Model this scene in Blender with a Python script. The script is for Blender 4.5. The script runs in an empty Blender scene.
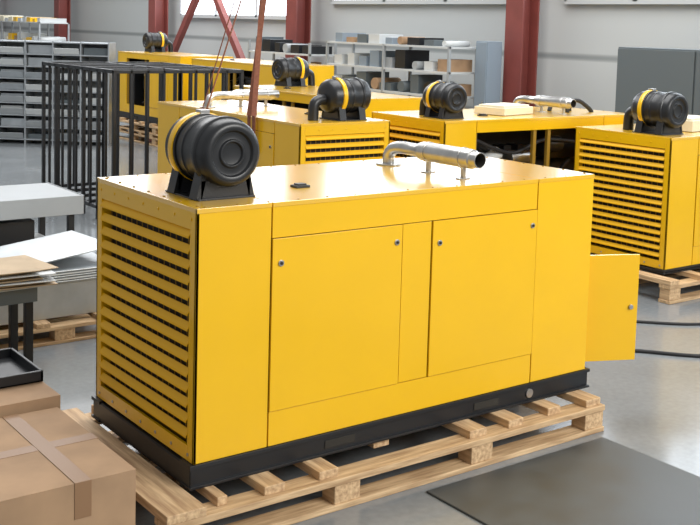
import bpy, bmesh, math, random
from mathutils import Matrix, Vector, Euler
random.seed(4)
S=bpy.context.scene
S.view_settings.view_transform='Standard'
D=bpy.data
# ---------------- materials
def mat(name,col,rough=.5,metal=0,noise=0,nscale=8,bump=0,coat=0,emit=0,stretch=None,spec=.5,darkcol=None,rvar=0,cr=.10,cior=1.5):
    m=D.materials.new(name);m.use_nodes=True;nt=m.node_tree;b=nt.nodes['Principled BSDF']
    b.inputs['Base Color'].default_value=(*col,1);b.inputs['Roughness'].default_value=rough;b.inputs['Metallic'].default_value=metal
    b.inputs['Coat Weight'].default_value=coat;b.inputs['Coat Roughness'].default_value=cr;b.inputs['Coat IOR'].default_value=cior
    b.inputs['Specular IOR Level'].default_value=spec
    if emit:
        b.inputs['Emission Color'].default_value=(*col,1);b.inputs['Emission Strength'].default_value=emit
    if noise or bump or rvar:
        tc=nt.nodes.new('ShaderNodeTexCoord');mp=nt.nodes.new('ShaderNodeMapping')
        if stretch: mp.inputs['Scale'].default_value=stretch
        nt.links.new(tc.outputs['Object'],mp.inputs[0])
        n=nt.nodes.new('ShaderNodeTexNoise');n.inputs['Scale'].default_value=nscale;n.inputs['Detail'].default_value=6
        nt.links.new(mp.outputs[0],n.inputs[0])
        if noise:
            r=nt.nodes.new('ShaderNodeValToRGB')
            dc=darkcol or tuple(c*(1-noise) for c in col)
            r.color_ramp.elements[0].position=.3;r.color_ramp.elements[1].position=.7
            r.color_ramp.elements[0].color=(*dc,1);r.color_ramp.elements[1].color=(*col,1)
            nt.links.new(n.outputs[0],r.inputs[0]);nt.links.new(r.outputs[0],b.inputs['Base Color'])
        if rvar:
            mr=nt.nodes.new('ShaderNodeMapRange');mr.inputs[3].default_value=rough-rvar;mr.inputs[4].default_value=rough+rvar
            nt.links.new(n.outputs[0],mr.inputs[0]);nt.links.new(mr.outputs[0],b.inputs['Roughness'])
        if bump:
            bp=nt.nodes.new('ShaderNodeBump');bp.inputs['Strength'].default_value=bump;bp.inputs['Distance'].default_value=.01
            nt.links.new(n.outputs[0],bp.inputs['Height']);nt.links.new(bp.outputs[0],b.inputs['Normal'])
    return m
YEL=mat('yellow_paint',(.83,.475,.004),.30,noise=.04,nscale=3,coat=.3)
YSL=mat('yellow_slat_paint',(.80,.43,.003),.5,spec=.3)
YRF=mat('yellow_roof_paint',(.83,.47,.006),.30,noise=.04,nscale=3,coat=1,cr=.16,cior=2.0)
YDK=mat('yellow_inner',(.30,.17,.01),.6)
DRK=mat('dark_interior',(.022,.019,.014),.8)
BLK=mat('black_paint',(.010,.011,.013),.4)
BPL=mat('black_plastic',(.012,.013,.015),.36,noise=.3,nscale=20)
STL=mat('steel',(.55,.54,.52),.3,1,noise=.25,nscale=12)
CHR=mat('latch_metal',(.5,.5,.5),.35,1)
GAL=mat('galvanised',(.50,.53,.55),.4,.7,noise=.2,nscale=6)
GRY=mat('grey_paint',(.34,.36,.37),.45,noise=.08,nscale=4)
LGY=mat('light_grey_paint',(.55,.57,.57),.4)
DGY=mat('dark_grey_panel',(.10,.12,.13),.5)
WOOD=mat('pallet_wood',(.72,.51,.29),.65,noise=1,nscale=4,stretch=(1,12,12),bump=.3,darkcol=(.36,.22,.11))
WOODY=mat('pallet_wood_cross',(.72,.51,.29),.65,noise=1,nscale=4,stretch=(12,1,12),bump=.3,darkcol=(.38,.23,.12))
CARD=mat('cardboard',(.42,.265,.15),.8,noise=.3,nscale=4,bump=.1)
TAPE=mat('packing_tape',(.25,.14,.07),.45)
PAPER=mat('kraft_paper',(.50,.38,.25),.8,noise=.2,nscale=5)
RED=mat('column_red',(.23,.055,.045),.5,noise=.2,nscale=3)
SLG=mat('sling_webbing',(.24,.08,.04),.75,noise=.3,nscale=40)
RUB=mat('rubber',(.012,.012,.013),.6)
MAT=mat('rubber_mat',(.065,.075,.08),.45,noise=.35,nscale=5,rvar=.12)
BEI=mat('beige_plastic',(.72,.66,.50),.5)
ENG=mat('engine_grey',(.13,.13,.12),.45,.4,noise=.5,nscale=14)
BLU=mat('blue_grey',(.22,.27,.32),.5)
GLS=mat('window_daylight',(.84,.92,1.0),.2,emit=4.0)
WFR=mat('window_frame',(.5,.52,.53),.5)
# ---------------- builder
class B:
    def __init__(s): s.bm=bmesh.new();s.mats=[];s.M=Matrix.Identity(4)
    def mi(s,m):
        if m not in s.mats:s.mats.append(m)
        return s.mats.index(m)
    def _fin(s,vs,m,M,smooth=False):
        M=s.M@M
        for v in vs: v.co=M@v.co
        i=s.mi(m);fs=set(f for v in vs for f in v.link_faces)
        for f in fs: f.material_index=i;f.smooth=smooth
    def box(s,x0,x1,y0,y1,z0,z1,m,rot=None):
        M=Matrix.Translation(((x0+x1)/2,(y0+y1)/2,(z0+z1)/2))
        if rot: M=M@Euler(rot).to_matrix().to_4x4()
        vs=bmesh.ops.create_cube(s.bm,size=1)['verts']
        M=M@Matrix.Diagonal((abs(x1-x0),abs(y1-y0),abs(z1-z0),1))
        s._fin(vs,m,M)
    def bar(s,a,b,w,h,m):
        a=Vector(a);b=Vector(b);d=b-a;q=d.to_track_quat('X','Z').to_matrix().to_4x4()
        vs=bmesh.ops.create_cube(s.bm,size=1)['verts']
        s._fin(vs,m,Matrix.Translation((a+b)/2)@q@Matrix.Diagonal((d.length,w,h,1)))
    def cyl(s,a,b,r,m,r2=None,seg=32,caps=True):
        a=Vector(a);b=Vector(b);d=b-a;q=d.to_track_quat('Z','Y').to_matrix().to_4x4()
        vs=bmesh.ops.create_cone(s.bm,cap_ends=caps,segments=seg,radius1=r,radius2=r if r2 is None else r2,depth=d.length)['verts']
        s._fin(vs,m,Matrix.Translation((a+b)/2)@q)
        for f in set(f for v in vs for f in v.link_faces):
            f.smooth=len(f.verts)==4
    def revolve(s,a,axis,prof,m,seg=36):
        a=Vector(a);ax=Vector(axis).normalized();q=ax.to_track_quat('Z','Y').to_matrix()
        rings=[]
        for p in prof:
            rings.append([s.bm.verts.new(s.M@(a+q@Vector((max(p[1],.0005)*math.cos(2*math.pi*k/seg),max(p[1],.0005)*math.sin(2*math.pi*k/seg),p[0])))) for k in range(seg)])
        for i in range(len(rings)-1):
            mm=prof[i+1][2] if len(prof[i+1])>2 and prof[i+1][2] else m
            idx=s.mi(mm)
            for k in range(seg):
                f=s.bm.faces.new((rings[i][k],rings[i][(k+1)%seg],rings[i+1][(k+1)%seg],rings[i+1][k]));f.material_index=idx;f.smooth=True
    def tube(s,pts,r,m,seg=16,sub=6):
        P=[Vector(p) for p in pts]
        if sub>1 and len(P)>2:
            Q=[]
            for i in range(len(P)-1):
                p0=P[max(i-1,0)];p1=P[i];p2=P[i+1];p3=P[min(i+2,len(P)-1)]
                for k in range(sub):
                    t=k/sub
                    Q.append(.5*((2*p1)+(-p0+p2)*t+(2*p0-5*p1+4*p2-p3)*t*t+(-p0+3*p1-3*p2+p3)*t**3))
            Q.append(P[-1]);P=Q
        rings=[];i=s.mi(m)
        up=None
        for k,p in enumerate(P):
            d=(P[min(k+1,len(P)-1)]-P[max(k-1,0)]).normalized()
            if up is None: up=d.orthogonal().normalized()
            up=(up-d*up.dot(d)).normalized();w=d.cross(up)
            rings.append([s.bm.verts.new(s.M@(p+up*r*math.cos(2*math.pi*j/seg)+w*r*math.sin(2*math.pi*j/seg))) for j in range(seg)])
        for a,b in zip(rings,rings[1:]):
            for j in range(seg):
                f=s.bm.faces.new((a[j],a[(j+1)%seg],b[(j+1)%seg],b[j]));f.material_index=i;f.smooth=True
        for rr in (rings[0][::-1],rings[-1]):
            f=s.bm.faces.new(rr);f.material_index=i
    def done(s,name,loc=(0,0,0),rz=0,bevel=.003,parent=None):
        bmesh.ops.recalc_face_normals(s.bm,faces=s.bm.faces)
        me=D.meshes.new(name);s.bm.to_mesh(me);s.bm.free()
        for m in s.mats: me.materials.append(m)
        o=D.objects.new(name,me);S.collection.objects.link(o);o.location=loc;o.rotation_euler=(0,0,rz)
        if bevel:
            md=o.modifiers.new('bevel','BEVEL');md.width=bevel;md.segments=2;md.limit_method='ANGLE';md.angle_limit=math.radians(50)
            md.harden_normals=False
        if parent: o.parent=parent
        return o
# ---------------- generator parts
def louvre(b,y0,y1,z0,z1,n,x=0.0):
    p=(z1-z0)/n
    for i in range(n):
        zt=z1-i*p-.002
        b.bar((x+.014,(y0+y1)/2,zt),(x-.006,(y0+y1)/2,zt-p*.42),y1-y0,.004,YSL)
        b.bar((x-.006,(y0+y1)/2,zt-p*.40),(x-.006,(y0+y1)/2,zt-p*.53),y1-y0,.004,YSL)
    b.box(x,x+.05,y0-.006,y0,z0,z1,YEL);b.box(x,x+.05,y1,y1+.006,z0,z1,YEL)
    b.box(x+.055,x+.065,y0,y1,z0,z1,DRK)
    for k in range(16):
        yy=y0+(y1-y0)*(k+.5)/16
        b.box(x+.04,x+.044,yy-.003,yy+.003,z0,z1,YDK)
def latch(b,x,z,y,s=-1):
    b.cyl((x,y,z),(x,y+s*.006,z),.015,CHR,seg=20)
    b.cyl((x,y+s*.006,z),(x,y+s*.012,z),.007,DRK,seg=16)
def air_filter(b,x,y,z,sc=1.0,elbow=True):
    zc=z+.215*sc;R=.155*sc
    pr=[(.02*sc,.0),(.02*sc,.05*sc),(.008*sc,.055*sc),(.008*sc,.062*sc),(.018*sc,.068*sc),(.018*sc,.10*sc),(.004*sc,.107*sc),(.0,.125*sc),(.008*sc,.143*sc),(.03*sc,R),(.07*sc,R+.002),(.075*sc,R+.012*sc),(.10*sc,R+.012*sc),(.105*sc,R),
        (.19*sc,R),(.20*sc,R+.002),(.2*sc,R+.006*sc),(.215*sc,R+.006*sc),(.215*sc,R),(.285*sc,R),(.285*sc,R+.014*sc,YEL),(.325*sc,R+.014*sc,YEL),(.325*sc,R,YEL),(.38*sc,R*.99),(.42*sc,R*.86),(.435*sc,R*.5),(.435*sc,0)]
    b.revolve((x,y,zc),(0,1,0),pr,BPL,seg=48)
    b.cyl((x+.0,y+.27*sc,zc),(x-.0,y+.29*sc,zc),R+.008*sc,BPL,seg=40)
    b.box(x-.02*sc,x+.03*sc,y+.28*sc,y+.33*sc,zc+R,zc+R+.025*sc,STL)
    if elbow:
        b.tube([(x,y+.42*sc,zc-.03*sc),(x,y+.49*sc,zc-.035*sc),(x,y+.54*sc,zc-.08*sc),(x,y+.55*sc,z+.0)],.048*sc,BPL,seg=20)
    b.box(x-.15*sc,x+.15*sc,y+.05*sc,y+.38*sc,z,z+.008,BLK)
    for yy in (.10,.32):
        for sx in (-1,1):
            b.bar((x+sx*.14*sc,y+yy*sc,z),(x+sx*.11*sc,y+yy*sc,zc-.09*sc),.07*sc,.03*sc,BLK)
        b.box(x-.13*sc,x+.13*sc,y+(yy-.035)*sc,y+(yy+.035)*sc,z+.006,z+.09*sc,BLK)
def muffler(b,x,y0,y1,z):
    zc=z+.115;l=y1-y0
    b.revolve((x,y0,zc),(0,1,0),[(.10,.0,DRK),(.10,.036,DRK),(0,.038,DRK),(0,.043),(.05,.043),(.055,.052),(.07,.054),(.60*l,.054),(.62*l,.050),(.66*l,.036),(l-.16,.036)],STL)
    b.tube([(x,y1-.22,zc),(x,y1-.12,zc),(x,y1-.04,zc-.015),(x-.0,y1,zc-.06),(x,y1+.0,z)],.036,STL,seg=20)
    b.cyl((x,y1,z),(x,y1,z+.010),.075,STL)
    for yy in (y0+.13,y0+.42):
        b.box(x-.010,x+.010,yy-.012,yy+.012,z,zc-.045,STL)
        b.box(x-.04,x+.04,yy-.018,yy+.018,z,z+.006,STL)
        b.revolve((x,yy-.01,zc),(0,1,0),[(0,.053),(0,.058),(.02,.058),(.02,.053)],STL)
def engine(b,L,W,H):
    b.box(.25*L,.62*L,.32*W,.68*W,.22,.62,ENG)
    b.box(.28*L,.58*L,.38*W,.62*W,.62,.78,ENG)
    for k in range(4):
        xx=L*(.30+.075*k)
        b.box(xx,xx+.1,.40*W,.60*W,.78,.84,BLK)
        b.cyl((xx+.05,.30*W,.5),(xx+.05,.38*W,.7),.025,STL,seg=12)
        b.cyl((xx+.05,.70*W,.5),(xx+.05,.62*W,.7),.025,STL,seg=12)
    b.cyl((.62*L,.5*W,.45),(.86*L,.5*W,.45),.24,ENG)
    b.cyl((.86*L,.5*W,.45),(.88*L,.5*W,.45),.2,BLK)
    b.cyl((.45*L,.2*W,.35),(.45*L,.2*W,.6),.06,YDK,seg=20)
    b.cyl((.52*L,.82*W,.35),(.52*L,.82*W,.58),.06,LGY,seg=20)
    b.cyl((.22*L,.5*W,.55),(.24*L,.5*W,.55),.28,BLK)
    b.box(.12*L,.16*L,.1*W,.9*W,.12,.95,BLK)
    b.box(.66*L,.84*L,.30*W,.70*W,.70,.98,BLK)
    b.box(.30*L,.60*L,.84*W,.86*W,.35,.9,BLK)
    b.box(.2*L,.8*L,.55*W,.60*W,.80,1.05,DRK)
    b.tube([(.16*L,.3*W,.85),(.24*L,.25*W,.9),(.34*L,.3*W,.8)],.03,RUB,seg=12)
    b.tube([(.16*L,.75*W,.3),(.3*L,.85*W,.4),(.5*L,.75*W,.7),(.7*L,.8*W,.8)],.025,RUB,seg=12)
    b.tube([(.3*L,.15*W,.2),(.5*L,.12*W,.35),(.7*L,.15*W,.7)],.02,RUB,seg=12)
    b.tube([(.2*L,.15*W,.95),(.4*L,.18*W,.80),(.55*L,.12*W,.92),(.8*L,.15*W,.85)],.02,RUB,seg=12)
    b.cyl((.40*L,.22*W,.75),(.52*L,.22*W,.75),.07,STL,seg=20)
    b.cyl((.28*L,.25*W,.72),(.36*L,.25*W,.80),.06,LGY,seg=20)
    b.cyl((.58*L,.2*W,.86),(.66*L,.2*W,.86),.08,BPL,seg=20)
def side(b,L,H,y,s,spec,xs,zt,zb):
    g=.004;t=.012
    y0,y1=(y,y+t) if s<0 else (y-t,y)
    b.box(0,xs[0]-g,y0,y1,0,H,YEL);b.box(xs[-1]+g,L,y0,y1,0,H,YEL)
    b.box(xs[0]+g,xs[-1]-g,y0,y1,zt+g,H,YEL);b.box(xs[0]+g,xs[-1]-g,y0,y1,0,zb-g,YEL)
    for i in range(len(xs)-1):
        a,c=xs[i]+g,xs[i+1]-g;k=spec[i]
        if k=='p': b.box(a,c,y0,y1,zb,zt,YEL)
        if k=='d':
            b.box(a,c,y0+s*.006,y1+s*.006,zb,zt,YEL)
            yy=y+s*.006
            latch(b,a+.045,zt-.115,yy,s);latch(b,c-.035,zt-.085,yy,s)
def generator(name,loc,rz=0,L=2.574,W=1.067,H=1.15,front='dpd',back='dpd',filt=True,muff=True,base=.113,nl=14,fsc=1,enddoor=False,fy=.12,elbow=True,hose=False):
    b=B()
    k=L/2.574
    xs=[.388*k,1.16*k,1.355*k,2.118*k]
    zt,zb=.98,.167
    openb='o' in front or 'o' in back
    if openb:
        zt=1.03
        b.box(.01,L-.01,.02,W-.02,.0,.02,YDK)
        engine(b,L,W,H)
        for xx in xs:
            for yy in (.03,W-.05):
                b.box(xx-.02,xx+.02,yy-.015,yy+.02,0,H-.03,YDK)
    else:
        b.box(.08,L-.014,.014,W-.014,.01,H-.02,YDK)
    side(b,L,H-.004,0,-1,front,xs,zt,zb)
    side(b,L,H-.004,W,1,back,xs,zt,zb)
    for a,c in ((0,xs[0]-.003),(xs[0]+.003,xs[3]-.003),(xs[3]+.003,L)):
        b.box(a,c,-.003,W+.003,H-.022,H,YRF)
    b.box(L-.014,L,.012,W-.012,0,H-.02,YEL)
    m=.055
    b.box(0,.014,.0,m,0,H-.02,YEL);b.box(0,.014,W-m,W,0,H-.02,YEL)
    b.box(0,.014,m,W-m,H-.10,H-.02,YEL);b.box(0,.014,m,W-m,0,.07,YEL)
    louvre(b,m+.006,W-m-.006,.072,H-.102,nl)
    for i in range(7):
        yy=.05+(W-.1)*i/6
        b.cyl((-.004,yy,.03),(0,yy,.03),.008,CHR,seg=10)
        b.cyl((-.004,yy,H-.055),(0,yy,H-.055),.007,YEL,seg=10)
        b.cyl((.03,yy,H),(.03,yy,H+.004),.007,YDK,seg=10);b.cyl((L-.03,yy,H),(L-.03,yy,H+.004),.007,YDK,seg=10)
    for i in range(16):
        xx=.05+(L-.1)*i/15
        for yy in (.022,W-.022): b.cyl((xx,yy,H),(xx,yy,H+.003),.006,YDK,seg=10)
    b.box(.72,.80,.30,.36,H,H+.012,BLK);b.box(.735,.785,.31,.35,H+.012,H+.02,BLK)
    if filt: air_filter(b,.25,fy,H,fsc,elbow)
    if muff: muffler(b,1.73*k,.06,.84,H)
    if hose:
        b.tube([(1.95,.35,H),(1.97,.35,H+.09),(2.08,.33,H+.12),(2.2,.3,H+.05),(2.26,.3,H)],.022,RUB,seg=12)
        b.tube([(1.9,.55,H),(1.95,.55,H+.07),(2.1,.5,H+.08),(2.15,.5,H)],.022,RUB,seg=12)
    zb0=-base
    if base>.02:
        for yy0,yy1,s in ((.005,.075,-1),(W-.075,W-.005,1)):
            b.box(-.015,L+.03,yy0,yy1,zb0,-.02,BLK)
            b.box(-.02,L+.035,yy0-.015,yy1+.015,-.02,-.002,BLK)
            b.box(-.02,L+.035,yy0-.015,yy1+.015,zb0,zb0+.012,BLK)
            ys=yy0 if s<0 else yy1
            if base>.1:
                b.cyl((2.12*k,ys+s*.0,zb0+.05),(2.12*k,ys+s*.008,zb0+.05),.026,CHR,seg=20)
                b.box(.72,.90,ys+s*.001,ys+s*.004,zb0+.03,zb0+.07,DRK);b.box(1.7,1.88,ys+s*.001,ys+s*.004,zb0+.03,zb0+.07,DRK)
        for xx in (-.015,.8,1.7,L-.05): b.box(xx,xx+.06,.07,W-.07,zb0,-.015,BLK)
        b.box(-.012,0,.0,W,zb0+.01,-.01,BLK)
    if enddoor:
        a=math.radians(-24)
        hx,hy=L+.006,.10
        d=Vector((math.cos(a),math.sin(a),0))
        z0,z1=.015,.655
        b.bar(Vector((hx,hy,(z0+z1)/2)),Vector((hx,hy,(z0+z1)/2))+d*.395,.018,z1-z0,YEL)
        n=Vector((math.sin(a),-math.cos(a),0))
        c=Vector((hx,hy,.34))+d*.35+n*.009
        b.cyl(c,c+n*.012,.014,CHR,seg=16)
        for zz in (.1,.58): b.cyl((hx,hy,zz-.04),(hx,hy,zz+.04),.012,CHR,seg=12)
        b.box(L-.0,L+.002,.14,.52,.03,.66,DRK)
    return b.done(name,loc,rz,bevel=.0025)
def pallet(name,loc,rz,L,W,h=.197,cross=None):
    b=B();s=h/.197
    ys=[0,W/2-.06,W-.12]
    for y in ys:
        b.box(0,L,y,y+.12,0,.028*s,WOOD)
        b.box(0,L,y,y+.12,.122*s,.155*s,WOOD)
        n=4
        for i in range(n):
            x=i*(L-.16)/(n-1)
            b.box(x+.005,x+.155,y+.008,y+.112,.028*s,.122*s,WOODY)
    for x,w,e0 in (cross or [(0,.12,0),(.42,.1,0),(.85,.12,0),(1.3,.1,0),(1.75,.12,0),(2.2,.1,0),(L-.12,.12,0)]):
        if x+w<=L+.001: b.box(x,x+w,e0,W,.155*s,h,WOODY)
    return b.done(name,loc,rz,bevel=.004)
ZP=.197
pallet('wooden_pallet',(-.22,-.185,0),0,2.77,1.43,cross=[(0,.19,.0),(.27,.05,.05),(.50,.11,.03),(.80,.11,.03),(1.75,.12,.03),(2.03,.11,.03),(2.35,.10,.05),(2.63,.12,.02),(1.25,.1,.2)])
generator('diesel_generator',(0,0,ZP+.113),enddoor=True,elbow=False)
generator('diesel_generator',(5.47,1.65,.24),base=.04,W=1.08,nl=15)
pallet('wooden_pallet',(5.3,1.45,0),0,2.95,1.36,h=.2)
generator('diesel_generator',(3.62,3.20,ZP+.113),math.pi/2,W=.94,back='dpo',front='dpd',fsc=.95)
pallet('wooden_pallet',(3.74,3.05,0),math.pi/2,2.9,1.18)
generator('diesel_generator',(4.06,2.98,ZP+.113),0,L=2.55,W=1.05,front='ooo',back='ooo',fsc=.85,hose=True)
pallet('wooden_pallet',(3.96,2.86,0),0,2.7,1.25)
generator('diesel_generator',(4.9,8.07,ZP+.113),-math.pi/2,back='ood',front='ooo',fy=.50,muff=False)
pallet('wooden_pallet',(4.8,8.2,0),-math.pi/2,2.9,1.3)
for i,(x,y) in enumerate(((6.33,11.9),(6.6,15.4))):
    pallet('wooden_pallet',(x-.1,y+.15,0),-math.pi/2,2.9,1.3,h=.2)
    pallet('wooden_pallet',(x-.1,y+.15,.2),-math.pi/2,2.9,1.3,h=.2)
    generator('diesel_generator',(x,y,.4+.113),-math.pi/2,front='doo' if i==0 else 'ood',filt=(i==1),muff=False,fy=.45)
# ---------------- room
b=B();b.box(-12,12,-10,42,-.1,0,GRY);fl=b.done('floor',bevel=0)
m=D.materials.new('concrete_floor');m.use_nodes=True;nt=m.node_tree;p=nt.nodes['Principled BSDF']
tc=nt.nodes.new('ShaderNodeTexCoord');n1=nt.nodes.new('ShaderNodeTexNoise');n1.inputs['Scale'].default_value=.8;n1.inputs['Detail'].default_value=8
n2=nt.nodes.new('ShaderNodeTexNoise');n2.inputs['Scale'].default_value=25;n2.inputs['Detail'].default_value=5
nt.links.new(tc.outputs['Object'],n1.inputs[0]);nt.links.new(tc.outputs['Object'],n2.inputs[0])
r=nt.nodes.new('ShaderNodeValToRGB');r.color_ramp.elements[0].position=.3;r.color_ramp.elements[1].position=.72
r.color_ramp.elements[0].color=(.155,.17,.178,1);r.color_ramp.elements[1].color=(.26,.275,.285,1)
mx=nt.nodes.new('ShaderNodeMix');mx.data_type='FLOAT';mx.inputs[0].default_value=.3
nt.links.new(n1.outputs[0],mx.inputs[2]);nt.links.new(n2.outputs[0],mx.inputs[3]);nt.links.new(mx.outputs[0],r.inputs[0]);nt.links.new(r.outputs[0],p.inputs['Base Color'])
mr=nt.nodes.new('ShaderNodeMapRange');mr.inputs[3].default_value=.06;mr.inputs[4].default_value=.26;nt.links.new(n1.outputs[0],mr.inputs[0]);nt.links.new(mr.outputs[0],p.inputs['Roughness'])
fl.data.materials[0]=m
m=D.materials.new('wall_panels');m.use_nodes=True;nt=m.node_tree;p=nt.nodes['Principled BSDF'];p.inputs['Roughness'].default_value=.5
tc=nt.nodes.new('ShaderNodeTexCoord');w=nt.nodes.new('ShaderNodeTexWave');w.bands_direction='Z';w.inputs['Scale'].default_value=.33
nt.links.new(tc.outputs['Object'],w.inputs[0]);r=nt.nodes.new('ShaderNodeValToRGB');r.color_ramp.elements[0].position=0;r.color_ramp.elements[1].position=.04
r.color_ramp.elements[0].color=(.26,.28,.28,1);r.color_ramp.elements[1].color=(.50,.52,.515,1)
nt.links.new(w.outputs[0],r.inputs[0]);nt.links.new(r.outputs[0],p.inputs['Base Color'])
b=B();b.box(10,10.2,-10,42,0,8,m);b.done('wall_back',bevel=0)
b=B();b.box(-12,10,42,42.2,0,8,m);b.done('wall_left',bevel=0)
b=B();b.box(9.94,9.99,-10,42,0,.25,DGY);b.done('baseboard_back',bevel=0)
k=1
for (y0,y1,z0,z1) in ((8,13,2.72,5.4),(14,19.2,2.4,5.4),(20.2,25.2,3.0,5.4),(26.2,41,3.0,5.4),(1.8,7,2.72,5.4),(-4.2,1,2.72,5.4)):
    b=B();b.box(9.95,9.97,y0,y1,z0,z1,GLS)
    n=max(2,int((y1-y0)/1.3))
    for i in range(n+1):
        yy=y0+(y1-y0)*i/n;b.box(9.9,10,yy-.04,yy+.04,z0,z1,WFR)
    for zz in (z0,(z0+z1)/2,z1): b.box(9.9,10,y0,y1,zz-.04,zz+.04,WFR)
    b.done('window_%d'%k,bevel=0);k+=1
for i in range(7):
    y=1.45+6.08*i
    b=B();b.box(9.40,9.43,y-.18,y+.18,0,8,RED);b.box(9.72,9.75,y-.18,y+.18,0,8,RED);b.box(9.43,9.72,y-.012,y+.012,0,8,RED)
    b.box(9.3,9.85,y-.25,y+.25,0,.03,RED);b.done('steel_column',bevel=0)
b=B();y1,y2=13.61,19.69;ym=(y1+y2)/2
b.bar((9.2,y1+.5,.35),(9.2,ym,3.3),.12,.14,RED);b.bar((9.2,y2-.5,.35),(9.2,ym,3.3),.12,.14,RED)
b.box(9.1,9.3,y1+.3,y1+.7,0,.35,RED);b.box(9.1,9.3,y2-.7,y2-.3,0,.35,RED);b.box(9.14,9.26,ym-.2,ym+.2,3.1,3.5,RED)
b.done('cross_brace',bevel=0)
# ---------------- racks along the wall
def stuff(b,x0,x1,y0,y1,z,n,cols,hmax=.3):
    y=y0
    for i in range(n):
        wd=(y1-y0)/n*random.uniform(.5,.9);h=random.uniform(.4,1)*hmax
        c=random.choice(cols)
        if random.random()<.7: b.box(x0+.05,x1-.05,y,y+wd,z,z+h,c)
        else:
            r=min(wd,h)/2
            b.cyl((x0+.05,y+wd/2,z+r),(x1-.05,y+wd/2,z+r),r,c,seg=20)
        y+=(y1-y0)/n
def rack(name,x0,x1,y0,y1,h,lv,post=GRY,cols=(GRY,LGY,BEI,CARD,BLU,DGY),top=True):
    b=B()
    ny=max(1,round((y1-y0)/1.5))
    for x in (x0,x1-.04):
        for i in range(ny+1):
            y=y0+(y1-y0-.04)*i/ny;b.box(x,x+.04,y,y+.04,0,h,post)
    for z in lv:
        b.box(x0,x1,y0,y1,z-.03,z,LGY)
        if z<h-.05 or top: stuff(b,x0,x1,y0+.08,y1-.08,z,max(3,int((y1-y0)*3)),cols,.3 if z<h-.05 else .16)
    return b.done(name,bevel=0)
rack('storage_rack',8.55,9.15,8.0,11.2,2.0,(.3,.8,1.25,1.62,2.0),cols=(GRY,LGY,DGY,BLU,BLK,DGY,CARD))
rack('storage_rack',8.55,9.15,11.7,13.8,1.95,(.3,.8,1.3,1.75),cols=(GRY,BLK,DGY,CARD,BLK,LGY))
b=B();b.box(8.7,9.25,2.6,4.95,0,2.1,DGY)
for y in (2.6,3.78,): b.box(8.68,8.7,y+.01,y+1.16,.06,2.08,DGY);b.box(8.66,8.68,y+1.0,y+1.02,.95,1.15,CHR)
b.done('metal_cabinet')
b=B();b.box(8.95,9.25,7.6,7.85,0,2.1,BLU);b.box(8.935,8.95,7.61,7.84,.05,2.08,BLU);b.box(8.92,8.935,7.64,7.66,1,1.2,CHR);b.done('steel_locker')
b=B()
Wd=3.5;hh=1.85;dp=.5
for i in range(8):
    x=i*Wd/7;b.box(x-.012,x+.012,0,dp,0,hh,GAL)
for j in range(9):
    z=.08+j*(hh-.1)/8
    b.box(0,Wd,0,dp,z-.01,z+.01,GAL)
    if j<8:
        for i in range(7):
            x=i*Wd/7
            if random.random()<.75:
                b.bar((x+Wd/14,.0,z+.02),(x+Wd/14,-.05,z+.12),Wd/7-.05,.008,random.choice([GAL,LGY,LGY,GRY]))
            b.box(x+.03,x+Wd/7-.03,.1,dp-.02,z+.01,z+random.uniform(.05,.17),random.choice([GAL,GRY,DGY,LGY]))
b.box(0,Wd,dp-.01,dp,0,hh,GRY)
b.done('parts_bin_shelf',(3.0,16.1,0),math.radians(-38),bevel=0)
rack('storage_rack',7.6,8.4,22.3,26.5,2.15,(.4,1.0,1.6,2.15),cols=(BEI,LGY,YEL,CARD,LGY))
# ---------------- black metal frame rack: a row of upright barred frames
b=B();X0,X1,Y0,Y1,Hh=2.70,4.35,6.9,9.05,1.72;t=.04
ny=5
for j in range(ny+1):
    y=Y0+(Y1-Y0-t)*j/ny
    for x in (X0,X1-t,(X0+X1-t)/2): b.box(x,x+t,y,y+t,0,Hh,BLK)
    b.box(X0,X1,y,y+t,Hh-t,Hh,BLK);b.box(X0,X1,y,y+t,.12,.12+t,BLK)
    if j in (0,ny):
        for k in range(1,8):
            x=X0+(X1-X0-t)*k/8;b.box(x,x+.028,y,y+.028,.12,Hh,BLK)
for z in (.12,Hh-t):
    for x in (X0,(X0+X1-t)/2,X1-t): b.box(x,x+t,Y0,Y1,z,z+t,BLK)
for k in range(1,10,2):
    y=Y0+(Y1-Y0-t)*k/10;b.box(X0,X0+.028,y,y+.028,.12,Hh,BLK)
b.done('black_metal_frame_rack')
# ---------------- left foreground group
b=B()
b.box(-1.35,-.39,-.24,.60,0,.46,CARD)
for (y0,y1) in ((-.24,.175),(.185,.60)): b.box(-1.35,-.39,y0,y1,.46,.466,CARD)
b.box(-1.352,-.388,.145,.215,.466,.468,TAPE);b.box(-.39,-.387,.145,.215,.29,.468,TAPE)
b.box(-.65,-.58,-.242,.602,.466,.469,TAPE);b.box(-.65,-.58,-.243,-.24,.32,.468,TAPE)
b.done('cardboard_box',bevel=.006)
b=B();b.box(-1.3,-.36,.64,1.32,0,.50,CARD);b.box(-1.3,-.36,.64,.975,.50,.506,CARD);b.box(-1.3,-.36,.985,1.32,.50,.506,CARD);b.box(-1.3,-.36,.95,1.01,.506,.508,TAPE);b.done('cardboard_box',bevel=.006)
b=B();x0,x1,y0,y1,z=-1.2,-.36,.86,1.30,.509
b.box(x0,x1,y0,y1,z,z+.01,BLK)
for a in ((x0,x1,y0,y0+.015),(x0,x1,y1-.015,y1),(x0,x0+.015,y0,y1),(x1-.015,x1,y0,y1)): b.box(*a,z,z+.055,BLK)
b.done('black_metal_tray')
pallet('wooden_pallet',(-.9,3.0,0),0,2.3,1.2,h=.16)
b=B()
z=.161
b.box(-.85,1.0,3.1,3.95,z,z+.25,GAL)
for i in range(5): b.box(-.85+.02*i,1.0+.01*i,3.07,4.0,z+.254+i*.018,z+.266+i*.018,LGY if i%2 else GAL)
b.bar((.15,3.42,.53),(1.02,3.50,.62),.68,.01,GAL)
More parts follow.
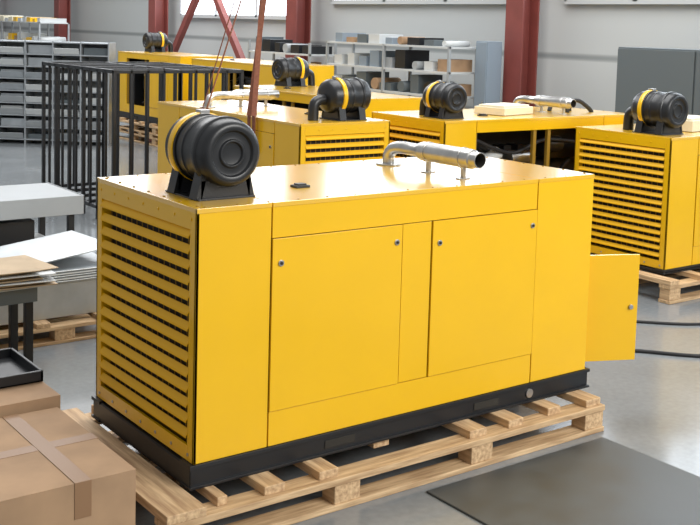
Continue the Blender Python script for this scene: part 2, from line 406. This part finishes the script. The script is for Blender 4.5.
b.done('sheet_metal_stack')
b=B();z=0
for x in (-1.0,.2,1.15):
    for y in (4.30,4.95): b.box(x,x+.05,y,y+.05,0,.70,BLK)
b.box(-1.0,1.2,4.30,5.0,.30,.34,BLK)
b.box(-1.05,1.25,4.25,5.05,.68,.82,GRY);b.box(-1.05,1.26,4.24,4.25,.67,.825,GRY);b.box(1.25,1.26,4.24,5.05,.67,.825,GRY)
b.box(-.9,.9,4.4,4.9,.345,.62,BLK);b.box(.1,1.1,4.4,4.85,.345,.42,LGY)
b.done('grey_panel_workbench')
b=B()
for i in range(9): b.box(-.70+random.uniform(-.05,.03),.30+random.uniform(-.07,.05),2.45,2.92,.56+i*.014,.567+i*.014,PAPER if i%3 else LGY,rot=(0,0,random.uniform(-.12,.12)))
b.box(-.65,.22,2.5,2.88,.46,.555,DGY)
for x in(-.6,.15):
    for y in (2.52,2.8): b.box(x,x+.05,y,y+.05,0,.46,BLK)
b.done('kraft_paper_stack')
# ---------------- floor things
b=B();b.box(1.15,2.45,-3.2,-.26,0,.012,MAT);b.done('rubber_mat',bevel=.004)
b=B();b.tube([(2.75,.9,.013),(3.1,.62,.013),(3.3,.7,.013),(3.5,.9,.013),(3.9,.75,.013),(4.3,.35,.013),(4.9,.25,.013),(5.6,.4,.013)],.013,RUB,seg=10);b.done('power_cable',bevel=0)
b=B();b.tube([(3.3,2.3,.011),(3.9,1.7,.011),(4.5,1.3,.011),(5.0,.9,.011),(6,.6,.011)],.011,RUB,seg=10);b.done('power_cable',bevel=0)
b=B();b.box(0,.5,0,.35,0,.07,BEI);b.box(.03,.47,.03,.32,.07,.09,BEI);b.done('plastic_tray',(5.0,3.2,1.464),.2)
b=B();b.box(0,.5,0,.35,0,.1,BEI);b.box(.03,.47,.03,.32,.1,.12,BEI);b.done('plastic_tray',(6.1,1.9,1.394),.2)
b=B();hk=Vector((3.15,4.4,3.6))
def strap(pts,w=.045):
    for a,c in zip(pts,pts[1:]): b.bar(a,c,w,.008,SLG)
for o in (-.04,.04):
    strap([(2.66,4.78+o,1.20),(2.66,4.77+o,1.47),hk+Vector((0,o*2,0))])
    strap([(2.64,3.90+o,1.15),(2.64,3.90+o,1.47),hk+Vector((0,-o*2,0))])
b.cyl(hk-Vector((0,.1,0)),hk+Vector((0,.1,0)),.05,STL,seg=16)
b.tube([hk,hk+Vector((.08,0,.1)),hk+Vector((0,0,.25)),hk+Vector((0,0,.5))],.03,STL,seg=12)
b.box(3.0,3.3,4.25,4.55,4.0,4.35,YEL);b.cyl((3.15,4.4,4.35),(3.15,4.4,8),.012,BLK,seg=8)
b.done('lifting_sling',bevel=0)
# ---------------- light
wd=D.worlds.new('World');S.world=wd;wd.use_nodes=True;bg=wd.node_tree.nodes['Background'];bg.inputs[0].default_value=(.95,.975,1,1);bg.inputs[1].default_value=.50
def area(loc,size,e,tgt,col=(1,1,1)):
    l=D.lights.new('area','AREA');l.shape='RECTANGLE';l.size=size[0];l.size_y=size[1];l.energy=e;l.color=col
    o=D.objects.new('added_area_light',l);S.collection.objects.link(o);o.location=loc
    o.rotation_euler=(Vector(tgt)-Vector(loc)).to_track_quat('-Z','Y').to_euler()
area((4,-7,5.5),(6,3),830,(1.5,0,.6),(1,.98,.94))  # added key light, brightens the long front side of the near generator
area((4,4,8),(8,6),850,(4,4,0))  # added overhead light for roofs and floor, no fixture behind it
area((6,16,8),(8,8),1100,(6,16,0))  # added overhead light for the far end of the hall
# ---------------- camera
px,py,pz,yaw,pitch,roll,f,ppy=-2.2388,-4.1199,1.9604+.31,.6379,.0918,.0277,1081.3,125.5
fw=Vector((math.sin(yaw)*math.cos(pitch),math.cos(yaw)*math.cos(pitch),-math.sin(pitch)))
r=Vector((math.cos(yaw),-math.sin(yaw),0));u=r.cross(fw)
r2=r*math.cos(roll)+u*math.sin(roll);u2=-r*math.sin(roll)+u*math.cos(roll)
M=Matrix.Identity(4)
for i in range(3): M[i][0]=r2[i];M[i][1]=u2[i];M[i][2]=-fw[i]
M[0][3]=px;M[1][3]=py;M[2][3]=pz
cam=D.cameras.new('camera');co=D.objects.new('camera',cam);S.collection.objects.link(co);co.matrix_world=M
cam.sensor_width=36;cam.lens=f/700*36;cam.shift_y=(ppy-262.5)/700;S.camera=co
